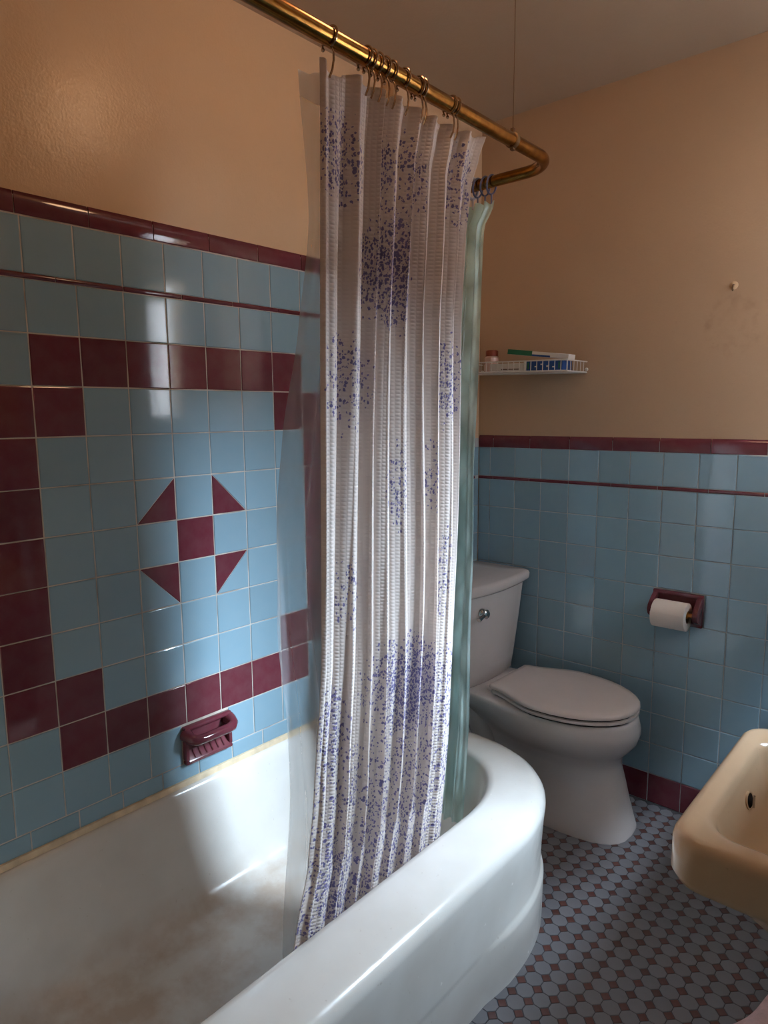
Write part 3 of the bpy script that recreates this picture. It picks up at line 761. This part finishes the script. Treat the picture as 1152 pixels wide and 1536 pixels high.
# ------------------------------------------------------------------ sink
SY0, SY1, SX0, SX1 = 0.297, 0.752, 1.243, RW - 0.002
def rrect(x0, x1, y0, y1, r, z, n=10, rb=0.012):
    P_ = []
    for cx, cy, a0, q in ((x0 + r, y0 + r, PI, r), (x1 - rb, y0 + rb, 1.5 * PI, rb), (x1 - rb, y1 - rb, 0, rb), (x0 + r, y1 - r, PI / 2, r)):
        for i in range(n + 1):
            a = a0 + PI / 2 * i / n; P_.append((cx + q * math.cos(a), cy + q * math.sin(a), z))
    return P_
sk = thing('wall_sink', 'almond rectangular wall hung sink at the right edge', 'sink', (0, 0, 0))
rg = [rrect(1.46, SX1, 0.44, 0.60, 0.04, 0.54), rrect(1.36, SX1, 0.38, 0.67, 0.06, 0.60), rrect(1.29, SX1, 0.335, 0.715, 0.06, 0.67), rrect(SX0 + 0.018, SX1, SY0 + 0.016, SY1 - 0.016, 0.04, 0.681),
      rrect(SX0 + 0.006, SX1, SY0 + 0.004, SY1 - 0.004, 0.045, 0.688), rrect(SX0, SX1, SY0, SY1, 0.045, 0.700), rrect(SX0, SX1, SY0, SY1, 0.045, 0.745), rrect(SX0 + 0.002, SX1, SY0 + 0.002, SY1 - 0.002, 0.045, 0.754), rrect(SX0 + 0.008, SX1, SY0 + 0.008, SY1 - 0.008, 0.042, 0.760), rrect(SX0 + 0.015, SX1, SY0 + 0.016, SY1 - 0.016, 0.040, 0.7615),
      rrect(SX0 + 0.030, 1.575, SY0 + 0.038, SY1 - 0.038, 0.045, 0.760, rb=0.04), rrect(SX0 + 0.036, 1.57, SY0 + 0.047, SY1 - 0.047, 0.05, 0.756, rb=0.05), rrect(SX0 + 0.041, 1.565, SY0 + 0.054, SY1 - 0.054, 0.055, 0.746, rb=0.05), rrect(SX0 + 0.055, 1.55, SY0 + 0.072, SY1 - 0.072, 0.06, 0.70, rb=0.06), rrect(SX0 + 0.085, 1.52, SY0 + 0.105, SY1 - 0.105, 0.07, 0.65, rb=0.07), rrect(SX0 + 0.13, 1.47, SY0 + 0.15, SY1 - 0.15, 0.06, 0.632, rb=0.05), rrect(SX0 + 0.17, 1.43, SY0 + 0.20, SY1 - 0.20, 0.02, 0.628, rb=0.02)]
B().rings(rg).obj('basin', M['sink'], sk, deg=60)
ov = B().rings([[(1.2985 + 0.0035 * 0 - 0.004 + (0.714 - z_) * 0.26 + off, 0.548 + r_ * 0.9 * math.cos(a) * 1.0, z_) for a in [2 * PI * i / 18 for i in range(18)] for z_ in [0.714 + r_ * 0.62 * math.sin(a)]] for r_, off in ((0.021, -0.004), (0.021, 0.0015), (0.018, 0.002), (0.016, 0.0005))])
ov.obj('overflow_ring', M['sink'], sk)
ovd = B().rings([[(1.2985 - 0.004 + (0.714 - z_) * 0.26 + 0.0016, 0.548 + r_ * 0.9 * math.cos(a), z_) for a in [2 * PI * i / 18 for i in range(18)] for z_ in [0.714 + r_ * 0.62 * math.sin(a)]] for r_ in (0.0165, 0.002)])
ovd.obj('overflow_hole', M['dark'], sk)['label'] = 'dark overflow slot'
B().box((1.30, 0.546, 0.704), (1.303, 0.550, 0.724)).obj('overflow_bar', M['chrome'], sk)
B().rings(lathe_rings([(0.022, 0.0), (0.022, 0.003), (0.015, 0.004), (0.003, 0.001)], (1.43, 0.525, 0.629), n=20)).obj('drain', M['chrome'], sk)

# ------------------------------------------------------------------ curtain rod
RX, RZ, RYE, RRAD = 0.660, 1.956, 1.040, 0.0150
BR = 0.085
path = [(RX, -0.478 + i * 0.05, RZ) for i in range(29)]
path = [p for p in path if p[1] < RYE - BR - 0.01] + [(RX - BR + BR * math.cos(a), RYE - BR + BR * math.sin(a), RZ) for a in [PI / 2 * i / 12 for i in range(13)]] + [(RX - BR - d, RYE, RZ) for d in (0.05, 0.1, 0.2, 0.3, 0.4, 0.5, RX - BR - 0.001)]
rod = thing('curtain_rod', 'brass L-shaped shower curtain rod bending to the left wall', 'curtain rod', (0, 0, 0))
B().tube(path, RRAD, 20).obj('tube', M['brass'], rod, deg=60)
B().rings(lathe_rings([(0.032, 0.0), (0.032, 0.006), (0.02, 0.012), (0.0165, 0.03)], (-0.005, RYE, RZ), 'x', 24)).obj('wall_flange', M['brass'], rod)
B().rings(lathe_rings([(0.032, 0.0), (0.032, 0.006), (0.02, 0.012), (0.0165, 0.03)], (RX, -0.479, RZ), 'y', 24)).obj('wall_flange', M['brass'], rod)
WYY = 0.832
cl = B().rings(lathe_rings([(0.0152, -0.006), (0.0172, -0.005), (0.0172, 0.005), (0.0152, 0.006)], (RX, WYY, RZ), 'y', 24)).box((RX - 0.004, WYY - 0.004, RZ + 0.0165), (RX + 0.004, WYY + 0.004, RZ + 0.026)).box((RX - 0.004, WYY - 0.005, RZ - 0.021), (RX + 0.004, WYY + 0.005, RZ - 0.0165))
cl.obj('clamp', M['old_metal'], rod)
B().tube([(RX, WYY, RZ + 0.024), (RX + 0.001, WYY, RZ + 0.2), (RX, WYY, HT + 0.002)], 0.0009, 6).obj('hanging_wire', M['old_metal'], rod)['label'] = 'thin wire up to the ceiling'

# curtain hooks
HY = [0.252, 0.336, 0.350, 0.366, 0.384, 0.404, 0.440, 0.482, 0.492, 0.590, 0.602]
HN = ['nearest the camera', 'second along the rod', 'third along the rod', 'fourth along the rod', 'fifth along the rod', 'sixth along the rod', 'seventh along the rod', 'eighth along the rod', 'ninth along the rod', 'of the farthest pair, nearer one', 'of the farthest pair, farther one']
def hook_pts(lean):
    pts = []
    r = RRAD + 0.0045
    for i in range(17):
        a = math.radians(-60 + 250 * i / 16)
        pts.append((r * math.cos(a) - 0.001, lean * (0.2 - 0.4 * math.sin(a)) * 0, r * math.sin(a)))
    return pts
def make_hook(y, lean, which):
    t = thing('curtain_hook', 'bronze wire curtain hook ' + which, 'curtain hook', (RX, y, RZ), 'wire hooks on the brass rod')
    r = RRAD + 0.0030
    loop = [(r * math.cos(a), lean * 0.25 * (1 - math.sin(a)), r * math.sin(a)) for a in [math.radians(-70 + 290 * i / 22) for i in range(23)]]
    # front leg goes down to the cloth, back leg ends in a little ball
    front = [(0.006, lean * 0.9, -0.066), (0.012, lean * 0.8, -0.055), (0.014, lean * 0.65, -0.04), (0.012, lean * 0.5, -0.027)]
    B().tube(front + loop, 0.0019, 8).obj('wire', M['hook_metal'], t)
    e = loop[-1]
    B().ball((e[0], e[1], e[2] - 0.004), 0.0034, 8).obj('tip_ball', M['hook_metal'], t)
    return t
leans = [-0.012, -0.008, -0.008, -0.004, 0.0, -0.004, -0.003, -0.001, 0.001, -0.010, -0.008]
for y, l_, n_ in zip(HY, leans, HN): make_hook(y, l_, n_)

# ------------------------------------------------------------------ white waffle curtain
def interp(tab, z):
    if z >= tab[0][0]: return tab[0][1]
    for (z0, v0), (z1, v1) in zip(tab, tab[1:]):
        if z >= z1:
            t = (z0 - z) / (z0 - z1); t = t * t * (3 - 2 * t) * 0.5 + t * 0.5
            return v0 + (v1 - v0) * t
    return tab[-1][1]
CLY = [(1.92, 0.230), (1.59, 0.227), (1.366, 0.227), (1.12, 0.227), (0.87, 0.228), (0.60, 0.211), (0.467, 0.198), (0.33, 0.168), (0.22, 0.145)]
CRY = [(1.94, 0.707), (1.88, 0.683), (1.82, 0.664), (1.725, 0.660), (1.54, 0.650), (1.066, 0.663), (0.57, 0.660), (0.30, 0.643)]
def cxz(z): return 0.655 - 0.050 * max(0.0, (1.93 - z) / 1.55) ** 1.15
BLOBS = [(0.275,1.780,0.047,0.059,.55),(0.397,1.780,0.015,0.052,.6),(0.475,1.795,0.029,0.061,.45),(0.631,1.812,0.034,0.066,.55),(0.367,1.606,0.034,0.066,.65),(0.424,1.614,0.044,0.087,1.0),(0.297,1.397,0.045,0.067,.42),(0.616,1.406,0.035,0.072,.5),(0.440,1.194,0.030,0.069,.4),(0.558,1.205,0.014,0.059,.4),(0.611,0.980,0.021,0.080,.4),(0.306,0.997,0.026,0.054,.3),(0.500,0.743,0.069,0.088,1.0),(0.417,0.77,0.056,0.077,.45),(0.626,0.67,0.042,0.105,.5),(0.26,0.71,0.034,0.086,.6),(0.275,0.38,0.046,0.095,.75),(0.482,0.555,0.155,0.100,.35),(0.32,.54,.12,.09,.3),(.47,.41,.2,.12,.45),(.21,.30,.1,.1,.5)]
# folds: (position along the cloth, half-height profile) – ridge and valley stations
FOLD = [0.0, 0.16, 0.29, 0.385, 0.51, 0.64, 0.755, 0.88, 1.0]
def fold_phase(s_):
    for i in range(len(FOLD) - 1):
        if s_ <= FOLD[i + 1] or i == len(FOLD) - 2:
            t = (s_ - FOLD[i]) / (FOLD[i + 1] - FOLD[i]); return i + t
def white_curtain():
    NU, NV = 420, 150
    z0, z1 = 0.215, 1.915
    V_, F_, DEN = [], [], []
    for j in range(NV + 1):
        v = j / NV
        for i in range(NU + 1):
            s_ = i / NU
            ph = fold_phase(s_)
            # hem height: cloth hangs in scallops between its hooks
            top = z1 + 0.006 * math.cos(ph * 2 * PI) - 0.004 * math.sin(ph * PI) + 0.012 * max(0, s_ - 0.8) * 5 * 0.6
            z = top + (z0 - top) * v
            zz = (z1 - z) / (z1 - z0)
            yl, yr = interp(CLY, z), interp(CRY, z)
            drift = 0.018 * math.sin(2.2 * zz * PI + s_ * 5.0) * math.sin(s_ * PI)
            y = yl + (yr - yl) * (s_ + drift)
            first = 1.0 - 0.92 * math.exp(-((s_ - 0.06) / 0.11) ** 2) * math.exp(-zz * 1.6)    # flat first panel at the top
            amp = (0.015 + 0.009 * noise.noise(Vector((ph * 0.9, zz * 1.4, 3.0)))) * first * (0.75 + 0.35 * min(1, zz * 6))
            if s_ > 0.93: amp *= 0.7
            if z < 0.45: amp *= 0.75
            a = ph * 2 * PI
            x_ = cxz(z) + amp * math.sin(a) + 0.006 * noise.noise(Vector((s_ * 30, zz * 2.0, 0))) + 0.0035 * math.sin(2 * a + zz * 4)
            y += 0.55 * amp * math.sin(2 * a + 0.6) * 0.45 + 0.004 * noise.noise(Vector((s_ * 18, zz * 3, 9)))
            if s_ > 0.9 and z > 1.72:        # flared top corner at the far end
                k_ = (s_ - 0.9) / 0.1 * (z - 1.72) / 0.2; x_ += 0.012 * k_; y += 0.006 * k_
            V_.append((x_, y, z))
            d = 0.0
            for (by, bz, ry, rz, st) in BLOBS:
                q = ((y - by) / ry) ** 2 + ((z - bz) / rz) ** 2
                if q < 4: d = max(d, st * max(0.0, 1 - q / 2.2) ** 0.8)
            if z < 0.62: d = max(d, 0.34 * min(1, (0.62 - z) / 0.15) * (0.7 + 0.8 * noise.noise(Vector((s_ * 8, z * 7, 5)))))
            DEN.append(max(0.0, d * 0.95))
    W_ = NU + 1
    for j in range(NV):
        for i in range(NU): a = j * W_ + i; F_.append((a, a + 1, a + W_ + 1, a + W_))
    me = pmesh('curtain_panel', V_, F_, M['cloth'], fix=False)
    at = me.attributes.new('print_density', 'FLOAT', 'POINT'); at.data.foreach_set('value', DEN)
    # cloth coordinates: true length along the cloth at mid height, and height
    jm = NV // 2; U = [0.0]
    for i in range(NU): U.append(U[-1] + (Vector(V_[jm * W_ + i + 1]) - Vector(V_[jm * W_ + i])).length)
    uv = me.uv_layers.new(name='cloth')
    for lp in me.loops:
        vi = lp.vertex_index; uv.data[lp.index].uv = (U[vi % W_], V_[vi][2])
    return me
wc = thing('shower_curtain', 'white waffle weave shower curtain with purple speckled flowers', 'shower curtain', (0.64, 0.44, 0.2))
o = link('fabric', white_curtain(), wc); o.location = (-0.64, -0.44, -0.2)
sm = o.modifiers.new('thickness', 'SOLIDIFY'); sm.thickness = 0.0012; sm.offset = 0

# clear liner behind it
LLE = [(1.912, 0.2236), (1.866, 0.223), (1.677, 0.233), (1.483, 0.216), (1.308, 0.191), (1.09, 0.170), (0.942, 0.164), (0.753, 0.179), (0.597, 0.186), (0.27, 0.185)]
def liner(zt, zb, NV):
    NU = 110; V_, F_ = [], []
    for j in range(NV + 1):
        z = zt + (zb - zt) * j / NV
        zz = (1.912 - z) / 1.7
        yl = interp(LLE, z); yr = 0.66
        for i in range(NU + 1):
            s_ = i / NU; k_ = min(1, zz * 4 + 0.15)
            e = min(1, s_ * 6)
            x_ = cxz(z) - 0.045 + k_ * (0.014 * e * math.sin(s_ * 52 + 2.2 * math.sin(zz * 5)) + 0.010 * noise.noise(Vector((s_ * 14, zz * 5, 1)))) + 0.014 * math.exp(-s_ * 16) * math.sin(zz * 11)
            y = yl + (yr - yl) * s_ + 0.006 * k_ * noise.noise(Vector((s_ * 10, zz * 7, 4)))
            V_.append((x_, y, z))
    W_ = NU + 1
    for j in range(NV):
        for i in range(NU): a = j * W_ + i; F_.append((a, a + 1, a + W_ + 1, a + W_))
    me = pmesh('liner', V_, F_, fix=False)
    uv = me.uv_layers.new(name='UVMap')
    for lp in me.loops: uv.data[lp.index].uv = (V_[lp.vertex_index][1], V_[lp.vertex_index][2])
    return me
ln = thing('curtain_liner', 'clear vinyl curtain liner hanging inside the tub behind the white curtain', 'curtain liner', (0.6, 0.4, 0.2))
for nm, zt, zb, nv, m_ in (('vinyl_sheet', 1.872, 0.235, 90, 'liner'), ('top_hem', 1.915, 1.8725, 5, 'liner_hem')):
    me = liner(zt, zb, nv)
    if nm == 'top_hem':
        for v_ in me.vertices: v_.co.z += (0.011 * max(0.0, math.sin((v_.co.y - 0.25) * 62)) if v_.co.y > 0.25 else 0.0) * min(1.0, (v_.co.z - 1.8725) / 0.03)
    me.materials.append(M[m_])
    o = link(nm, me, ln); o.location = (-0.6, -0.4, -0.2)

# teal curtain on the end rod, with its rings
def teal():
    NU, NV = 150, 90; V_, F_ = [], []
    zt, zb = 1.905, 0.19
    RXE = [(1.91, 0.487), (1.885, 0.485), (1.84, 0.461), (1.556, 0.466), (1.285, 0.474), (0.825, 0.495), (0.45, 0.514), (0.26, 0.515)]
    for j in range(NV + 1):
        for i in range(NU + 1):
            s_ = i / NU; t = j / NV
            z = zt - 0.008 * math.sin(s_ * 40) ** 2 + (zb - zt) * t
            zz = (1.905 - z) / 1.735; xr_ = 0
            xr = interp(RXE, z); xl = 0.20
            x_ = xr + (xl - xr) * s_ + 0.004 * noise.noise(Vector((s_ * 9, zz * 5, 2)))
            amp = 0.016 * min(1, s_ * 9 + 0.1)
            y = 1.032 - 0.165 * zz + amp * (1 - 0.45 * zz) * math.sin(s_ * 62 + 0.8 * math.sin(zz * 4)) + 0.007 * noise.noise(Vector((s_ * 20, zz * 4, 7)))
            V_.append((x_, y, z))
    W_ = NU + 1
    for j in range(NV):
        for i in range(NU): a = j * W_ + i; F_.append((a, a + 1, a + W_ + 1, a + W_))
    me = pmesh('teal_sheet', V_, F_, M['teal'], fix=False)
    uv = me.uv_layers.new(name='UVMap')
    for lp in me.loops: uv.data[lp.index].uv = ((lp.vertex_index % W_) / NU * 0.6, V_[lp.vertex_index][2])
    return me
tc = thing('teal_shower_curtain', 'pale teal vinyl shower curtain hanging from the end of the rod', 'shower curtain', (0.33, 1.0, 0.2))
o = link('vinyl_sheet', teal(), tc); o.location = (-0.33, -1.0, -0.2)
for x_, wh in ((0.428, 'innermost, partly behind the white curtain'), (0.452, 'in the middle of the three'), (0.472, 'nearest the bend of the rod')):
    t = tag(link('curtain_ring', None), 'slate blue plastic curtain ring on the end rod, ' + wh, 'curtain ring', 'plastic rings on the end rod'); t.location = (x_, RYE, RZ)
    pts = [(0.004 * math.sin(a), 0.0225 * math.cos(a), -0.0072 + 0.0235 * math.sin(a)) for a in [2 * PI * i / 24 for i in range(25)]]
    B().tube(pts, 0.0026, 8, False).obj('loop', M['blue_plastic'], t)
    B().tube([(0, 0, -0.031), (0.001, -0.001, -0.048), (0.002, -0.003, -0.062)], 0.0026, 8).obj('tail', M['blue_plastic'], t)

t = tag(link('curtain_ring', None), 'pale blue wide plastic ring facing the bend, where the end rod meets the white curtain', 'curtain ring', 'plastic rings on the end rod'); t.location = (0.412, RYE, RZ)
B().tube([(0.004 * math.sin(a), 0.0245 * math.cos(a), -0.006 + 0.0255 * math.sin(a)) for a in [2 * PI * i / 28 for i in range(29)]], 0.0042, 8, False).obj('loop', M['pale_plastic'], t)
B().tube([(0, 0, -0.034), (0.001, -0.001, -0.048), (0.002, -0.003, -0.062)], 0.003, 8).obj('tail', M['pale_plastic'], t)

# ------------------------------------------------------------------ wire shelf and what stands on it
ws = thing('wire_shelf', 'white wire shelf on the far wall beside the curtains', 'shelf', (0, 0, 0))
X0, X1, YF, YB, ZB, ZT = 0.055, 0.478, 1.500, D + 0.0055, 1.476, 1.512
b = B()
b.tube([(X0, YF, ZB), (X1, YF, ZB)], 0.0030).tube([(X0, YF, ZT), (X1, YF, ZT)], 0.0022).tube([(X0, YB - 0.004, ZB), (X1, YB - 0.004, ZB)], 0.0028)
for x_ in (X0, X1):
    b.tube([(x_, YF, ZB), (x_, YB, ZB)], 0.0028).tube([(x_, YF, ZT), (x_, YB, ZT)], 0.0020).tube([(x_, YF, ZB), (x_, YF, ZT)], 0.0022)
b.obj('frame', M['white_wire'], ws)
gw = B().tube([(0, 0, ZT), (0, 0, ZB)], 0.0013, 5).mesh('grid_wire', M['white_wire'])
for i in range(1, 19): link('grid_wire', gw, ws, ((X0 + (X1 - X0) * i / 19), YF, 0))
for x_ in (X0, X1):
    for i in range(1, 6): link('grid_wire', gw, ws, (x_, YF + (YB - YF) * i / 6, 0))
dw = B().tube([(0, YF, ZB + 0.002), (0, YB, ZB + 0.002)], 0.0016, 5).mesh('deck_wire', M['white_wire'])
for i in range(1, 39): link('deck_wire', dw, ws, (X0 + (X1 - X0) * i / 39, 0, 0))
for x_ in (X0, X1):
    B().rings(lathe_rings([(0.006, 0.0), (0.006, -0.003), (0.004, -0.005)], (x_, YB + 0.0005, ZB + 0.010), 'y', 14)).obj('wall_clip', M['white_wire'], ws)

SAG = 0.0236
ws.rotation_euler = (0, SAG, 0); ws.location = (-1.476 * SAG, 0, 0.0118)
def on_shelf(loc): return (loc[0], loc[1], loc[2] + 0.0118 - loc[0] * SAG)
def carton(name, label, cat, loc, size, rot, body, bands, group=None):
    t = thing(name, label, cat, on_shelf(loc), group); t.rotation_euler = (rot[0], rot[1] + SAG, rot[2])
    sx, sy, sz = size
    B().box((-sx / 2, -sy / 2, 0), (sx / 2, sy / 2, sz)).obj('box', body, t, bevel=0.0012, seg=1)
    for (a, b_, z0, z1, m_) in bands:
        B().box((a, -sy / 2 - 0.0006, z0), (b_, -sy / 2 + 0.001, z1)).obj('printed_band', m_, t, smooth=False)
    return t
DZ = ZB + 0.0045
carton('blue_carton', 'blue and white carton behind the front wires of the shelf', 'carton', (0.382, 1.548, DZ), (0.145, 0.07, 0.031), (0, 0, 0.0), M['card_blue'],
       [(-0.0725, -0.062, 0.0, 0.031, M['card_white']), (-0.058, -0.052, 0.004, 0.027, M['card_green']), (-0.03, -0.022, 0.010, 0.014, M['card_white']), (-0.008, 0.0, 0.017, 0.021, M['card_white']), (0.014, 0.022, 0.010, 0.015, M['card_white']), (0.036, 0.044, 0.008, 0.012, M['card_white']), (0.058, 0.063, 0.004, 0.026, M['card_green'])])
carton('white_box', 'small white box lying on the shelf left of the blue carton', 'box', (0.232, 1.555, DZ), (0.135, 0.06, 0.026), (0, 0, 0.03), M['card_white'], [(-0.02, 0.05, 0.004, 0.008, M['core'])])
carton('long_white_carton', 'long white carton with a green end tilted on top of the blue one', 'carton', (0.345, 1.565, DZ + 0.0480), (0.235, 0.05, 0.016), (0.0, math.radians(6.0), 0.0), M['card_white'],
       [(-0.1175, -0.02, 0.0, 0.017, M['card_green']), (-0.02, 0.05, 0.0, 0.006, M['card_blue'])])
jr = thing('jar', 'pale pink jar with a red-brown lid beside the teal curtain', 'jar', on_shelf((0.150, 1.562, DZ)))
B().rings(lathe_rings([(0.024, 0), (0.027, 0.003), (0.027, 0.026), (0.022, 0.032), (0.026, 0.036), (0.026, 0.050), (0.020, 0.056)], (0, 0, 0), n=24)).obj('body', M['jar'], jr)
B().rings(lathe_rings([(0.0225, 0.056), (0.0225, 0.074), (0.020, 0.077), (0.002, 0.0775)], (0, 0, 0), n=24)).obj('lid', M['jar_lid'], jr)

# wall hook with its screw
hk = thing('wall_hook', 'small tarnished hook screwed to the far wall above a round stain', 'hook', (0.932, D + 0.0055, 1.705))
B().rings(lathe_rings([(0.012, 0), (0.012, -0.002), (0.009, -0.004)], (0, 0, 0.004), 'y', 14)).obj('plate', M['paint'], hk)
B().tube([(0, -0.003, 0.006), (0, -0.012, 0.003), (0, -0.016, -0.006), (0, -0.012, -0.012), (0, -0.008, -0.010)], 0.0022, 8).obj('screw_hook', M['old_metal'], hk)

# ------------------------------------------------------------------ rumpled pink towel on the floor below the sink
def towel():
    N = 70; V_, F_ = [], []
    for j in range(N + 1):
        for i in range(N + 1):
            u, v = i / N * 2 - 1, j / N * 2 - 1
            r = math.sqrt(u * u + v * v)
            a = math.atan2(v, u)
            edge = 1 - max(abs(u), abs(v))
            hgt = 0.048 * max(0, 1 - r ** 3) ** 0.6 if r < 1 else 0
            fold = 0.020 * math.sin(5 * u + 3 * v + 2.5 * noise.noise(Vector((u * 2, v * 2, 0)))) + 0.026 * noise.noise(Vector((u * 2.6, v * 2.6, 4)))
            z = 0.006 + max(0.0, (hgt + fold * min(1, edge * 4))) * min(1, edge * 8)
            w_ = 1 + 0.06 * math.sin(3 * a + 1)
            p_, q_ = u * 0.205 * w_, v * 0.16 * w_ + 0.012 * math.sin(u * 4)
            V_.append((1.432 + 0.934 * p_ + 0.358 * q_, 0.868 - 0.358 * p_ + 0.934 * q_, z))
    for j in range(N):
        for i in range(N): a = j * (N + 1) + i; F_.append((a, a + 1, a + N + 2, a + N + 1))
    return pmesh('towel', V_, F_, M['towel'], fix=False)
tw_ = link('bath_towel', towel()); tag(tw_, 'rumpled pink towel lying on the mosaic floor below the sink', 'towel')
sm = tw_.modifiers.new('thickness', 'SOLIDIFY'); sm.thickness = 0.005; sm.offset = -1

# ------------------------------------------------------------------ ceiling lamp (above the frame)
lm = thing('ceiling_light', 'round opal glass ceiling light above the curtain rod', 'ceiling light', (LAMP_POS[0], LAMP_POS[1], HT))
B().rings(lathe_rings([(0.075, 0.0), (0.078, -0.012), (0.06, -0.03), (0.045, -0.034)], (0, 0, 0), n=32)).obj('canopy', M['brass'], lm)
hz = LAMP_POS[2] - HT; RL = 0.075
B().rings(lathe_rings([(RL * math.sin(a), hz + RL * math.cos(a)) for a in [0.45 + (PI - 0.5) * i / 16 for i in range(17)]], (0, 0, 0), n=32)).obj('globe', M['lamp'], lm)
vl = thing('vanity_light', 'round wall lamp over the sink', 'wall light', (RW, 0.46, 2.02))
B().rings(lathe_rings([(0.05, 0.0), (0.05, -0.012), (0.02, -0.02), (0.016, -0.05)], (0, 0, 0), 'x', n=24)).obj('wall_plate', M['brass'], vl)
B().rings(lathe_rings([(0.055 * math.sin(a), -0.095 - 0.055 * math.cos(a)) for a in [0.05 + (PI - 0.4) * i / 14 for i in range(15)]], (0, 0, 0), 'x', n=24)).obj('globe', M['vanity'], vl)
